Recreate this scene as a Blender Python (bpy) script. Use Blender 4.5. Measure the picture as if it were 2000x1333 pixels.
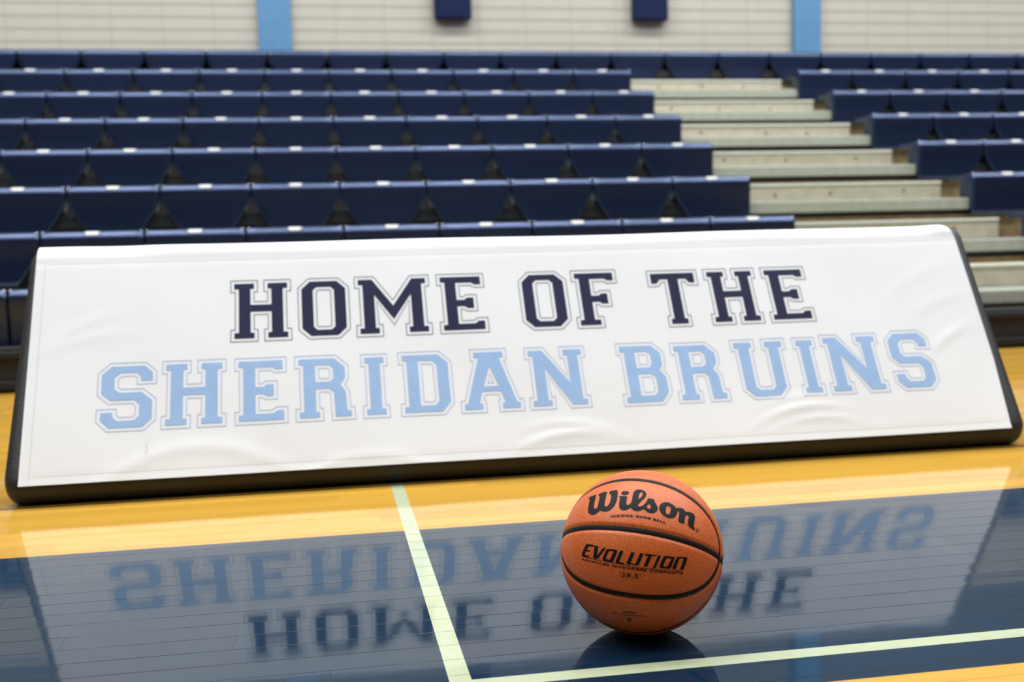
import bpy, bmesh, math, random
import numpy as np
from mathutils import Vector, Matrix
from mathutils.geometry import tessellate_polygon

# ------------------------------------------------------------------ clear
for o in list(bpy.data.objects):
    bpy.data.objects.remove(o, do_unlink=True)
S = bpy.context.scene
C = S.collection

# ------------------------------------------------------------------ camera
CAM_Z = 0.5714
fwd = Vector((0.16903029, 0.98140047, -0.09100484))
rgt = Vector((0.98477912, -0.17195867, -0.02530432))
upv = Vector((0.04048274, 0.08534247, 0.99552891))
cd = bpy.data.cameras.new('camera')
cam = bpy.data.objects.new('camera', cd)
C.objects.link(cam)
M = Matrix((rgt, upv, -fwd)).transposed().to_4x4()
M.translation = Vector((0, 0, CAM_Z))
cam.matrix_world = M
cd.sensor_width = 36.0
cd.lens = 2149.29 / 2000 * 36.0
cd.clip_start = 0.05
cd.dof.use_dof = True
cd.dof.focus_distance = 1.72
cd.dof.aperture_fstop = 3.9
S.camera = cam

# ------------------------------------------------------------------ world, light, exposure
S.view_settings.view_transform = 'Standard'
S.view_settings.look = 'None'
S.view_settings.gamma = 1.0
S.view_settings.use_curve_mapping = False
S.view_settings.exposure = -0.87
W = bpy.data.worlds.new('World')
S.world = W
W.use_nodes = True
W.node_tree.nodes['Background'].inputs[0].default_value = (0.9, 0.95, 1.0, 1)
W.node_tree.nodes['Background'].inputs[1].default_value = 0.10

CEIL = 7.6
def lamp(x, y, power, col=(0.97, 0.985, 1.0)):
    l = bpy.data.lights.new('high_bay_lamp', 'AREA')
    l.shape = 'RECTANGLE'
    l.size = 3.0
    l.size_y = 0.55
    l.energy = power
    l.color = col
    o = bpy.data.objects.new('high_bay_lamp', l)
    o.location = (x, y, CEIL - 0.25)
    C.objects.link(o)
    return o
for lx in (-6.25, -2.25, 1.75, 5.75, 9.75):
    for ly, p in ((-6.6, 14), (-3.4, 32), (-0.2, 300), (3.0, 330), (6.2, 470)):
        lamp(lx, ly, p)

# ------------------------------------------------------------------ helpers
def node_mat(name):
    m = bpy.data.materials.new(name)
    m.use_nodes = True
    nt = m.node_tree
    return m, nt, nt.nodes['Principled BSDF']

def simple(name, col, rough=0.5, noise=0.0, nscale=20.0, bump=0.0, bscale=200.0, spec=0.5, metal=0.0, sheen=0.0, coat=0.0, tint=None):
    m, nt, b = node_mat(name)
    b.inputs['Base Color'].default_value = (*col, 1)
    b.inputs['Roughness'].default_value = rough
    b.inputs['Specular IOR Level'].default_value = spec
    b.inputs['Metallic'].default_value = metal
    b.inputs['Coat Weight'].default_value = coat
    if tint:
        b.inputs['IOR'].default_value = 1.68
        b.inputs['Specular Tint'].default_value = (*tint, 1)
    b.inputs['Sheen Weight'].default_value = sheen
    tc = nt.nodes.new('ShaderNodeTexCoord')
    if noise > 0:
        n = nt.nodes.new('ShaderNodeTexNoise')
        n.inputs['Scale'].default_value = nscale
        n.inputs['Detail'].default_value = 4
        nt.links.new(tc.outputs['Object'], n.inputs['Vector'])
        r = nt.nodes.new('ShaderNodeMapRange')
        r.inputs['From Min'].default_value = 0.3
        r.inputs['From Max'].default_value = 0.7
        r.inputs['To Min'].default_value = 1 - noise
        r.inputs['To Max'].default_value = 1 + noise
        nt.links.new(n.outputs['Fac'], r.inputs['Value'])
        v = nt.nodes.new('ShaderNodeVectorMath')
        v.operation = 'SCALE'
        v.inputs[0].default_value = col
        nt.links.new(r.outputs[0], v.inputs['Scale'])
        nt.links.new(v.outputs[0], b.inputs['Base Color'])
    if bump > 0:
        n2 = nt.nodes.new('ShaderNodeTexNoise')
        n2.inputs['Scale'].default_value = bscale
        n2.inputs['Detail'].default_value = 3
        nt.links.new(tc.outputs['Object'], n2.inputs['Vector'])
        bp = nt.nodes.new('ShaderNodeBump')
        bp.inputs['Strength'].default_value = 1.0
        bp.inputs['Distance'].default_value = bump
        nt.links.new(n2.outputs['Fac'], bp.inputs['Height'])
        nt.links.new(bp.outputs[0], b.inputs['Normal'])
    return m

def mesh_obj(name, verts, faces, mat, parent=None, smooth=False):
    me = bpy.data.meshes.new(name)
    me.from_pydata([tuple(v) for v in verts], [], faces)
    me.update()
    if smooth:
        for p in me.polygons:
            p.use_smooth = True
    for m in (mat if isinstance(mat, (list, tuple)) else [mat]):
        me.materials.append(m)
    o = bpy.data.objects.new(name, me)
    C.objects.link(o)
    if parent:
        o.parent = parent
    return o

def bm_obj(name, bm, mat, parent=None, smooth=False):
    bmesh.ops.recalc_face_normals(bm, faces=bm.faces)
    me = bpy.data.meshes.new(name)
    bm.to_mesh(me)
    bm.free()
    if smooth:
        for p in me.polygons:
            p.use_smooth = True
    for m in (mat if isinstance(mat, (list, tuple)) else [mat]):
        me.materials.append(m)
    o = bpy.data.objects.new(name, me)
    C.objects.link(o)
    if parent:
        o.parent = parent
    return o

def box_bm(x0, x1, y0, y1, z0, z1, bevel=0.0, seg=2, bm=None):
    b = bmesh.new()
    vs = [b.verts.new((x, y, z)) for x in (x0, x1) for y in (y0, y1) for z in (z0, z1)]
    for f in ((0, 1, 3, 2), (4, 6, 7, 5), (0, 4, 5, 1), (2, 3, 7, 6), (0, 2, 6, 4), (1, 5, 7, 3)):
        b.faces.new([vs[i] for i in f])
    bmesh.ops.recalc_face_normals(b, faces=b.faces)
    if bevel > 0:
        bmesh.ops.bevel(b, geom=list(b.edges), offset=bevel, segments=seg, profile=0.5, affect='EDGES')
    if bm is not None:
        me = bpy.data.meshes.new('tmp')
        b.to_mesh(me)
        b.free()
        bm.from_mesh(me)
        bpy.data.meshes.remove(me)
        return bm
    return b

def empty(name, label, cat, loc=(0, 0, 0), group=None):
    o = bpy.data.objects.new(name, None)
    o.empty_display_size = 0.1
    o.location = loc
    C.objects.link(o)
    o['label'] = label
    o['category'] = cat
    if group:
        o['group'] = group
    return o

def structure(o):
    o['kind'] = 'structure'
    return o

def dup(root, loc, label, group):
    r = root.copy()
    C.objects.link(r)
    r.location = loc
    r['label'] = label
    r['group'] = group
    for ch in list(root.children):
        c = ch.copy()
        C.objects.link(c)
        c.parent = r
    return r

class NT:
    """tiny helper for math nodes"""
    def __init__(self, nt):
        self.nt = nt
    def m(self, op, a, b=None, c=None):
        n = self.nt.nodes.new('ShaderNodeMath')
        n.operation = op
        for i, v in enumerate((a, b, c)):
            if v is None:
                continue
            if isinstance(v, (int, float)):
                n.inputs[i].default_value = v
            else:
                self.nt.links.new(v, n.inputs[i])
        return n.outputs[0]
    def mix(self, f, a, b, blend='MIX'):
        n = self.nt.nodes.new('ShaderNodeMix')
        n.data_type = 'RGBA'
        n.blend_type = blend
        for i, v in ((0, f), (6, a), (7, b)):
            if isinstance(v, tuple):
                n.inputs[i].default_value = (*v, 1)
            elif isinstance(v, (int, float)):
                n.inputs[i].default_value = v
            else:
                self.nt.links.new(v, n.inputs[i])
        return n.outputs[2]
    def noise(self, vec, scale, detail=3, rough=0.5):
        n = self.nt.nodes.new('ShaderNodeTexNoise')
        n.inputs['Scale'].default_value = scale
        n.inputs['Detail'].default_value = detail
        n.inputs['Roughness'].default_value = rough
        self.nt.links.new(vec, n.inputs['Vector'])
        return n.outputs['Fac']
    def vec(self, x, y, z=0.0):
        n = self.nt.nodes.new('ShaderNodeCombineXYZ')
        for i, v in enumerate((x, y, z)):
            if isinstance(v, (int, float)):
                n.inputs[i].default_value = v
            else:
                self.nt.links.new(v, n.inputs[i])
        return n.outputs[0]

# ------------------------------------------------------------------ floor
BLUE_FAR, BLUE_NEAR = 2.1585, 1.2713
def floor_material():
    m, nt, b = node_mat('varnished_court_floor')
    k = NT(nt)
    tc = nt.nodes.new('ShaderNodeTexCoord')
    sp = nt.nodes.new('ShaderNodeSeparateXYZ')
    nt.links.new(tc.outputs['Object'], sp.inputs[0])
    X, Y = sp.outputs[0], sp.outputs[1]
    BW = 0.0556
    yy = k.m('SUBTRACT', Y, 1.7378 - 40 * BW)
    row = k.m('DIVIDE', yy, BW)
    rowi = k.m('FLOOR', row)
    rowf = k.m('FRACT', row)
    # random number per strip
    wn = nt.nodes.new('ShaderNodeTexWhiteNoise')
    wn.noise_dimensions = '1D'
    nt.links.new(rowi, wn.inputs['W'])
    rr = wn.outputs['Value']
    xs = k.m('DIVIDE', k.m('ADD', X, k.m('MULTIPLY', rr, 3.7)), 1.55)
    coli = k.m('FLOOR', xs)
    colf = k.m('FRACT', xs)
    wn2 = nt.nodes.new('ShaderNodeTexWhiteNoise')
    wn2.noise_dimensions = '2D'
    nt.links.new(k.vec(rowi, coli), wn2.inputs['Vector'])
    br = wn2.outputs['Value']
    # seams
    seam = k.m('MAXIMUM', k.m('LESS_THAN', rowf, 0.021), k.m('GREATER_THAN', rowf, 0.979))
    endj = k.m('LESS_THAN', colf, 0.0008)
    seamn = k.noise(k.vec(k.m('MULTIPLY', X, 6.0), k.m('MULTIPLY', rowi, 1.7)), 1.0, 3)
    seamw = k.m('MULTIPLY', seam, k.m('MULTIPLY', k.m('SUBTRACT', seamn, 0.28), 3.0))
    seamw = k.m('MINIMUM', k.m('MAXIMUM', seamw, 0.0), 1.0)
    gap = k.m('MAXIMUM', seamw, k.m('MULTIPLY', endj, 0.4))
    # maple
    grain = k.noise(k.vec(k.m('ADD', k.m('MULTIPLY', X, 2.2), k.m('MULTIPLY', br, 30)), k.m('MULTIPLY', Y, 60.0)), 1.0, 5, 0.6)
    gcol = k.mix(grain, (0.46, 0.245, 0.032), (0.60, 0.345, 0.058))
    tone = k.m('ADD', k.m('MULTIPLY', br, 0.22), 0.86)
    gcol = k.mix(1.0, gcol, k.vec(tone, tone, k.m('MULTIPLY', tone, 0.95)), 'MULTIPLY')
    knot = k.m('GREATER_THAN', k.noise(k.vec(k.m('MULTIPLY', X, 9), k.m('MULTIPLY', Y, 40)), 1.0, 2), 0.79)
    gcol = k.mix(k.m('MULTIPLY', knot, 0.5), gcol, (0.30, 0.12, 0.02))
    # navy paint
    pn = k.noise(k.vec(k.m('MULTIPLY', X, 3.0), k.m('MULTIPLY', Y, 20.0)), 1.0, 4)
    ncol = k.mix(pn, (0.002, 0.014, 0.032), (0.004, 0.021, 0.044))
    inblue = k.m('MULTIPLY', k.m('LESS_THAN', Y, BLUE_FAR), k.m('GREATER_THAN', Y, BLUE_NEAR))
    base = k.mix(k.m('MAXIMUM', inblue, k.m('LESS_THAN', Y, 1.12)), gcol, ncol)  # navy nearest the camera is unseen, added to cut bounce light
    # painted lines
    def band(v, a, c):
        return k.m('MULTIPLY', k.m('GREATER_THAN', v, a), k.m('LESS_THAN', v, c))
    vline = k.m('MULTIPLY', band(X, 0.1442, 0.1735), k.m('GREATER_THAN', Y, 1.3560))
    hline = k.m('MULTIPLY', band(Y, 1.3560, 1.3850), k.m('GREATER_THAN', X, 0.1442))
    line = k.m('MAXIMUM', vline, hline)
    wear = k.noise(k.vec(k.m('MULTIPLY', X, 40), k.m('MULTIPLY', Y, 40)), 1.0, 4)
    lcol = k.mix(wear, (0.36, 0.40, 0.25), (0.43, 0.47, 0.32))
    base = k.mix(line, base, lcol)
    dk = k.m('MULTIPLY', gap, k.m('ADD', k.m('MULTIPLY', inblue, 0.45), 0.30))
    base = k.mix(dk, base, (0.012, 0.012, 0.012))
    # joint running along in front of the sign foot
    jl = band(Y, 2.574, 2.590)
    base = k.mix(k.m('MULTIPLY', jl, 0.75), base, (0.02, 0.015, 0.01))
    nt.links.new(base, b.inputs['Base Color'])
    rn = k.noise(k.vec(k.m('MULTIPLY', X, 5), k.m('MULTIPLY', Y, 14)), 1.0, 3)
    rough = k.m('ADD', k.m('MULTIPLY', rn, 0.05), 0.035)
    rough = k.m('ADD', rough, k.m('MULTIPLY', gap, 0.35))
    nt.links.new(k.m('MULTIPLY', k.m('SUBTRACT', 1.0, k.m('MULTIPLY', gap, 0.85)), 0.5), b.inputs['Specular IOR Level'])
    nt.links.new(rough, b.inputs['Roughness'])
    b.inputs['IOR'].default_value = 1.5
    # heights in metres
    cup = k.m('MULTIPLY', k.m('COSINE', k.m('MULTIPLY', rowf, 6.28318)), 1.1e-5)
    cup = k.m('MULTIPLY', cup, k.m('SUBTRACT', k.m('MULTIPLY', br, 3.0), 0.6))
    wav = k.m('MULTIPLY', k.noise(k.vec(k.m('MULTIPLY', X, 5.0), k.m('MULTIPLY', Y, 14.0)), 1.0, 2), 1.5e-4)
    fine = k.m('MULTIPLY', k.noise(k.vec(k.m('MULTIPLY', X, 30.0), k.m('MULTIPLY', Y, 60.0)), 1.0, 2), 8.0e-6)
    tilt = k.m('MULTIPLY', k.m('MULTIPLY', rowf, k.m('SUBTRACT', br, 0.5)), 5.0e-5)
    h = k.m('ADD', k.m('ADD', cup, wav), k.m('ADD', fine, tilt))
    h = k.m('SUBTRACT', h, k.m('MULTIPLY', gap, 1.2e-4))
    bp = nt.nodes.new('ShaderNodeBump')
    bp.inputs['Strength'].default_value = 1.0
    bp.inputs['Distance'].default_value = 1.0
    nt.links.new(h, bp.inputs['Height'])
    nt.links.new(bp.outputs[0], b.inputs['Normal'])
    return m

RX0, RX1, RY0, WALL_Y = -11.0, 13.0, -11.0, 9.6
fl = bm_obj('floor', box_bm(RX0, RX1, RY0, WALL_Y + 0.2, -0.1, 0.0), floor_material())
structure(fl)

# ------------------------------------------------------------------ walls
def block_material(name, piecewise):
    m, nt, b = node_mat(name)
    k = NT(nt)
    tc = nt.nodes.new('ShaderNodeTexCoord')
    sp = nt.nodes.new('ShaderNodeSeparateXYZ')
    nt.links.new(tc.outputs['Object'], sp.inputs[0])
    X, Y, Z = sp.outputs
    u = X if piecewise else k.m('ADD', X, Y)
    cu = k.m('DIVIDE', u, 0.4064)
    if piecewise:
        ph = k.m('ADD', k.m('MULTIPLY', k.m('GREATER_THAN', X, -0.3), -0.47), k.m('MULTIPLY', k.m('GREATER_THAN', X, 4.4), 0.14))
        cu = k.m('ADD', cu, k.m('ADD', ph, -0.06 + 6))
    cv = k.m('DIVIDE', k.m('SUBTRACT', Z, 2.576 - 30 * 0.102), 0.102)
    fu, fv = k.m('FRACT', cu), k.m('FRACT', cv)
    ju = k.m('MAXIMUM', k.m('LESS_THAN', fu, 0.016), k.m('GREATER_THAN', fu, 0.984))
    jv = k.m('MAXIMUM', k.m('LESS_THAN', fv, 0.12), k.m('GREATER_THAN', fv, 0.88))
    j = k.m('MAXIMUM', k.m('MULTIPLY', ju, 0.55), jv)
    n = k.noise(tc.outputs['Object'], 9.0, 5)
    col = k.mix(n, (0.41, 0.385, 0.325), (0.465, 0.445, 0.39))
    col = k.mix(k.m('MULTIPLY', j, 0.75), col, (0.30, 0.275, 0.215))
    if piecewise:
        col = k.mix(k.m('GREATER_THAN', Z, 2.576 + 3 * 0.102), col, (0.13, 0.15, 0.18))  # unseen darker upper wall, added to dim its floor reflection
    nt.links.new(col, b.inputs['Base Color'])
    b.inputs['Roughness'].default_value = 0.45
    bp = nt.nodes.new('ShaderNodeBump')
    bp.inputs['Distance'].default_value = 0.004
    bp.inputs['Strength'].default_value = 0.7
    nt.links.new(k.m('SUBTRACT', k.m('MULTIPLY', n, 0.2), j), bp.inputs['Height'])
    nt.links.new(bp.outputs[0], b.inputs['Normal'])
    return m
blockm = block_material('painted_block_wall', True)
blockm2 = simple('dark_blue_side_wall_paint', (0.06, 0.075, 0.11), 0.6, 0.1, 3)
structure(bm_obj('wall_back', box_bm(RX0, RX1, WALL_Y, WALL_Y + 0.2, 0, CEIL), blockm))
structure(bm_obj('wall_left', box_bm(RX0 - 0.2, RX0, RY0, WALL_Y + 0.2, 0, CEIL), blockm2))
structure(bm_obj('wall_right', box_bm(RX1, RX1 + 0.2, RY0, WALL_Y + 0.2, 0, CEIL), blockm2))
structure(bm_obj('wall_front', box_bm(RX0 - 0.2, RX1 + 0.2, RY0 - 0.2, RY0, 0, CEIL), blockm2))
ceilm = simple('ceiling_deck_paint', (0.10, 0.10, 0.105), 0.8, 0.1, 3)
structure(bm_obj('ceiling', box_bm(RX0 - 0.2, RX1 + 0.2, RY0 - 0.2, WALL_Y + 0.2, CEIL, CEIL + 0.1), ceilm))
colm = simple('light_blue_column_paint', (0.085, 0.22, 0.39), 0.4, 0.05, 8)
for i, (a, c) in enumerate(((-0.425, -0.155), (4.300, 4.555))):
    structure(bm_obj('trim_%d' % (i + 1), box_bm(a, c, WALL_Y - 0.06, WALL_Y, 0, CEIL, 0.006), colm))

padm = simple('navy_wall_pad_vinyl', (0.006, 0.013, 0.055), 0.5, 0.1, 12, 0.0006, 60, spec=0.25)
ply = simple('pad_backing_board', (0.35, 0.24, 0.12), 0.6, 0.2, 30)
strapm = simple('pad_mounting_strip', (0.06, 0.06, 0.07), 0.5, 0.1, 30)
for a, c, lab in ((1.043, 1.362, 'navy wall pad on the block wall, nearer the left light blue column'),
                  (2.785, 3.108, 'navy wall pad on the block wall, nearer the right light blue column')):
    t = empty('wall_pad', lab, 'wall pad', ((a + c) / 2, WALL_Y, 2.465), 'navy wall pads above the bleachers')
    hw = (c - a) / 2
    bm_obj('backing_board', box_bm(-hw + 0.01, hw - 0.01, -0.02, 0.0, 0.01, 1.79, 0.002), ply, t)
    bm_obj('cushion', box_bm(-hw, hw, -0.10, -0.02, 0.0, 1.8, 0.018, 3), padm, t, True)
    bm_obj('mounting_strip', box_bm(-hw + 0.03, hw - 0.03, -0.104, -0.1005, 1.70, 1.73, 0.001), strapm, t)

# ------------------------------------------------------------------ bleachers
RUN, RISE = 0.609, 0.2455
SEAT_Y0, SEAT_Z0 = 4.879, 0.4190
SW = 0.4719
XE_L, XS_R = 2.482, 3.884           # aisle between the two seat sections
BX0, BX1 = -3.20, 7.67
deckm = simple('grey_green_aisle_deck', (0.28, 0.31, 0.26), 0.35, 0.08, 14)
nosem = simple('pale_aluminium_nosing', (0.30, 0.325, 0.27), 0.35, 0.08, 20)
stepm = simple('tan_step_box', (0.45, 0.41, 0.31), 0.5, 0.12, 10)
stripm = simple('pale_step_edge', (0.52, 0.53, 0.45), 0.3, 0.06, 20)
boltm = simple('brown_bolt_stain', (0.22, 0.15, 0.08), 0.6, 0.2, 50)
riserm = simple('brown_plywood_riser', (0.28, 0.19, 0.09), 0.6, 0.25, 18)
blackm = simple('black_bleacher_shade', (0.008, 0.008, 0.009), 0.5, 0.1, 20)  # black stands in for the shade under decks and seats
kickm = simple('black_rubber_kick_panel', (0.010, 0.011, 0.014), 0.6, 0.25, 25, 0.0008, 90, spec=0.3)
ORD = ['lowest', 'second', 'third', 'fourth', 'fifth', 'sixth', 'seventh', 'eighth']

for k in range(8):
    y0 = SEAT_Y0 + 0.041 + RUN * k
    zt = 0.268 + RISE * k
    t = empty('bleacher_tier', '%s tier of the bleachers counting up from the floor, grey-green deck' % ORD[k],
              'bleacher tier', (0, y0, 0), 'tiers of the bleachers')
    bm_obj('deck', box_bm(BX0, BX1, 0.03, RUN + (0.04 if k < 7 else 0.02) - 0.02, zt - 0.03, zt, 0.002), deckm, t)
    bm_obj('nosing', box_bm(XE_L - 0.10, XS_R + 0.14, 0.0, 0.03, zt - 0.068, zt, 0.006, 2), nosem if k < 7 else blackm, t)
    bm = box_bm(BX0, XE_L - 0.10, 0.0, 0.03, zt - 0.068, zt, 0.003)
    box_bm(XS_R + 0.14, BX1, 0.0, 0.03, zt - 0.068, zt, 0.003, 2, bm)
    bm_obj('seat_rail', bm, blackm, t)  # nosing line below the seats, coloured black as if shaded
    if k < 7:
        # plywood riser at the back of the deck, black sheet behind painted as the shade above it
        bm = box_bm(XE_L - 0.05, XS_R + 0.60, RUN + 0.031, RUN + 0.033, zt, zt + 0.146, 0)
        bm_obj('plywood_riser', bm, riserm, t)
        bm = box_bm(BX0, BX1, RUN + 0.034, RUN + 0.044, zt + 0.001, zt + RISE - 0.032, 0)
        bm_obj('shade_backing', bm, blackm, t)
    else:
        bm_obj('shade_backing', box_bm(BX0, BX1, 0.241, 0.250, zt + 0.001, zt + 0.148, 0), blackm, t)  # black sheet darkens the gaps between top-row seats

for k in range(7):
    y0 = SEAT_Y0 + 0.041 + RUN * k
    zt = 0.268 + RISE * k
    t = empty('aisle_step', '%s tan half-height step in the aisle between the seat sections, counting upward' % ORD[k],
              'step', (0, y0, zt), 'aisle steps')
    a, c = XE_L + 0.02, XS_R
    bm_obj('box', box_bm(a, c, 0.305, 0.585, 0.001, 0.116, 0.003), stepm, t)
    bm_obj('edge_strip', box_bm(a - 0.001, c + 0.001, 0.297, 0.335, 0.099, 0.118, 0.005, 2), stripm, t)
    random.seed(40 + k)
    for q in range(3):
        px = a + 0.25 + q * 0.42 + random.uniform(-0.08, 0.08)
        bm = bmesh.new()
        bmesh.ops.create_cone(bm, cap_ends=True, segments=12, radius1=0.011, radius2=0.009, depth=0.006,
                              matrix=Matrix.Translation((px, 0.3025, 0.062 + random.uniform(-0.012, 0.012))) @ Matrix.Rotation(math.pi / 2, 4, 'X'))
        bm_obj('bolt_head', bm, boltm, t, True)

# kick panel at the foot of the bleachers
t = empty('kick_panel', 'black ribbed kick panel along the foot of the bleachers', 'panel', (0, 4.757, 0))
bm_obj('panel_face', box_bm(BX0, BX1, 0.004, 0.13, 0.0, 0.185, 0.004), kickm, t)
bm_obj('upper_rib', box_bm(BX0, BX1, -0.008, 0.01, 0.142, 0.172, 0.006, 3), kickm, t)
bm_obj('lower_rib', box_bm(BX0, BX1, -0.012, 0.01, 0.012, 0.050, 0.008, 3), kickm, t)
for sx in (-2.4, -0.9, 0.7, 2.2, 3.36, 4.9, 6.4):
    bm = bmesh.new()
    bmesh.ops.create_uvsphere(bm, u_segments=12, v_segments=8, radius=0.010, matrix=Matrix.Translation((sx, 0.003, 0.093)) @ Matrix.Diagonal((1, 0.5, 1, 1)))
    bm_obj('screw_head', bm, simple('grey_screw', (0.16, 0.16, 0.16), 0.35) if sx == -2.4 else bpy.data.materials['grey_screw'], t, True)

# one moulded seat
seatm = simple('navy_seat_plastic', (0.004, 0.007, 0.022), 0.30, 0.10, 25, 0.0002, 500, spec=1.0, tint=(0.42, 0.55, 0.95))
ovalm = simple('white_oval', (0.95, 0.95, 0.92), 0.25)
screwm = simple('steel_seat_screw', (0.62, 0.64, 0.70), 0.22, metal=0.8)
def seat_shell_bm(plain_end=0):
    """front skirt with a rolled top edge, dished top and tapering foot, as a lofted solid.
    columns run across the seat; every column is a profile in the y-z plane"""
    hw = SW / 2 - 0.003
    rad = 0.036
    prof = []                                    # (y, z, depth below top -> used for taper)
    prof.append((0.006, -0.249))
    for z in (-0.225, -0.20, -0.18, -0.16, -0.14, -0.12, -0.10, -0.08, -0.055):
        prof.append((0.006 * min(1, (-0.045 - z) / 0.1), z))
    
    for i in range(9):
        a = math.pi - i * math.pi / 2 / 8
        prof.append((rad + rad * math.cos(a), -rad + rad * math.sin(a)))
    prof += [(0.06, -0.002), (0.12, -0.008), (0.20, -0.010), (0.262, -0.006), (0.275, -0.012), (0.275, -0.035), (0.262, -0.036)]
    prof += [(0.155, -0.036), (0.150, -0.060), (0.150, -0.146), (0.037, -0.149), (0.034, -0.20), (0.032, -0.249)]
    us = [-1.0, -0.985, -0.95, -0.8, -0.5, -0.2, 0.0, 0.2, 0.5, 0.8, 0.95, 0.985, 1.0]
    bm = bmesh.new()
    cols = []
    for u in us:
        e = 0.010 if abs(u) > 0.999 else (0.003 if abs(u) > 0.98 else 0.0)
        col = []
        for (y, z) in prof:
            w = hw
            if plain_end != 2 and (plain_end == 0 or u * plain_end < 0):
                if z < -0.045:
                    f = min(1.0, (-0.045 - z) / 0.085)
                    w -= 0.006 * f
                if z < -0.09:
                    w -= 0.078 * ((-0.09 - z) / 0.13) ** 1.15
            dish = -0.004 * (1 - u * u) if (0.05 < y < 0.25 and z > -0.02) else 0.0
            cy = y + (e if y < 0.14 else -e)
            cz = z + (dish if z > -0.02 else 0) - (e if z > -0.025 else 0)
            col.append(bm.verts.new((u * w, cy, cz)))
        cols.append(col)
    n = len(prof)
    for i in range(len(cols) - 1):
        for j in range(n):
            j2 = (j + 1) % n
            bm.faces.new((cols[i][j], cols[i + 1][j], cols[i + 1][j2], cols[i][j2]))
    bm.faces.new(cols[0])
    bm.faces.new(list(reversed(cols[-1])))
    return bm

def oval_bm():
    """small white oval wrapped over the rolled top edge"""
    bm = bmesh.new()
    rad, off = 0.036, 0.0012
    rows = []
    for i in range(7):
        a = math.radians(152 - i * 8.0)
        hw = 0.038 * math.sqrt(max(0.0, 1 - ((i - 3) / 3.35) ** 2 * 0.62))
        r = rad + off
        rows.append([bm.verts.new((s * hw / 4, rad + r * math.cos(a), -rad + r * math.sin(a))) for s in range(-4, 5)])
    for i in range(6):
        for j in range(8):
            bm.faces.new((rows[i][j], rows[i][j + 1], rows[i + 1][j + 1], rows[i + 1][j]))
    bmesh.ops.solidify(bm, geom=list(bm.faces), thickness=0.0008)
    return bm

def screw_bm(x):
    bm = bmesh.new()
    a = math.radians(118)
    r = 0.0362
    p = Vector((x, 0.036 + r * math.cos(a), -0.036 + r * math.sin(a)))
    bmesh.ops.create_uvsphere(bm, u_segments=10, v_segments=8, radius=0.0052, matrix=Matrix.Translation(p))
    return bm

GL = 'navy seats left of the aisle'
GR = 'navy seats right of the aisle'
GT = 'navy seats of the unbroken top row'
first = empty('stadium_seat', 'x', 'stadium seat', (0, 0, 0), GL)
bm_obj('shell', seat_shell_bm(), seatm, first, True)
bm_obj('seat_oval', oval_bm(), ovalm, first, True)  # white oval on the rolled front edge
for s in (-1, 1):
    bm_obj('screw', screw_bm(s * (SW / 2 - 0.013)), screwm, first, True)
def end_proto(sign, grp):
    e_ = empty('stadium_seat', 'x', 'stadium seat', (0, 0, 0), grp)
    bm_obj('shell', seat_shell_bm(sign), seatm, e_, True)
    for c_ in first.children:
        if not c_.name.startswith('shell'):
            q_ = c_.copy()
            C.objects.link(q_)
            q_.parent = e_
    return e_
ends = {1: end_proto(1, GL), -1: end_proto(-1, GR)}
end_used = {1: False, -1: False}
NTH = ['first', 'second', 'third', 'fourth', 'fifth', 'sixth', 'seventh', 'eighth', 'ninth', 'tenth', 'eleventh', 'twelfth', 'thirteenth']
used = False
def place(x, k, label, group, end=0):
    global used
    loc = (x, SEAT_Y0 + RUN * k, SEAT_Z0 + RISE * k)
    if end:
        if not end_used[end]:
            end_used[end] = True
            ends[end].location = loc
            ends[end]['label'] = label
            return ends[end]
        return dup(ends[end], loc, label, group)
    proto = first
    if proto is first and not used:
        used = True
        first.location = loc
        first['label'] = label
        first['group'] = group
        return first
    return dup(proto, loc, label, group)
ROWN = ['front', 'second', 'third', 'fourth', 'fifth', 'sixth', 'seventh']
for k in range(7):
    ncol = 12 if k > 2 else 10
    for c in range(ncol):
        place(XE_L - SW * (c + 0.5), k, 'navy plastic seat in the %s row up, %s left of the aisle' % (ROWN[k], NTH[c]) if k else
              'navy plastic seat in the front row, %s left of the aisle' % NTH[c], GL, 1 if c == 0 else 0)
    for c in range(8):
        place(XS_R + SW * (c + 0.5), k, 'navy plastic seat in the %s row up, %s right of the aisle' % (ROWN[k], NTH[c]) if k else
              'navy plastic seat in the front row, %s right of the aisle' % NTH[c], GR, -1 if c == 0 else 0)
# the front row has full straight skirts
tmp = bm_obj('shell', seat_shell_bm(2), seatm, None, True)
straight = tmp.data
bpy.data.objects.remove(tmp, do_unlink=True)
for o in list(C.objects):
    if o.name.startswith('stadium_seat') and 'front row' in str(o.get('label', '')):
        for c_ in o.children:
            if c_.name.startswith('shell'):
                c_.data = straight
# top row: same shell, no oval, runs on above the aisle
top = empty('stadium_seat', 'x', 'stadium seat', (0, 0, 0), GT)
tmp = bm_obj('shell', seat_shell_bm(0), seatm, None, True)
sh = tmp
sh.parent = top
k = 7
ytop, ztop = SEAT_Y0 + RUN * k, SEAT_Z0 + RISE * k
made = False
for i in range(23):
    x = XE_L - SW * (12 - i - 0.5)
    if i < 12:
        lab = 'navy seat of the unbroken top row, in line with %s seat left of aisle' % NTH[11 - i]
    elif i < 15:
        lab = 'navy seat of the unbroken top row, %s from the left above the aisle' % NTH[i - 12]
    else:
        lab = 'navy seat of the unbroken top row, %s to the right beyond the aisle' % NTH[i - 15]
    if not made:
        made = True
        top.location = (x, ytop, ztop)
        top['label'] = lab
    else:
        dup(top, (x, ytop, ztop), lab, GT)

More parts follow.
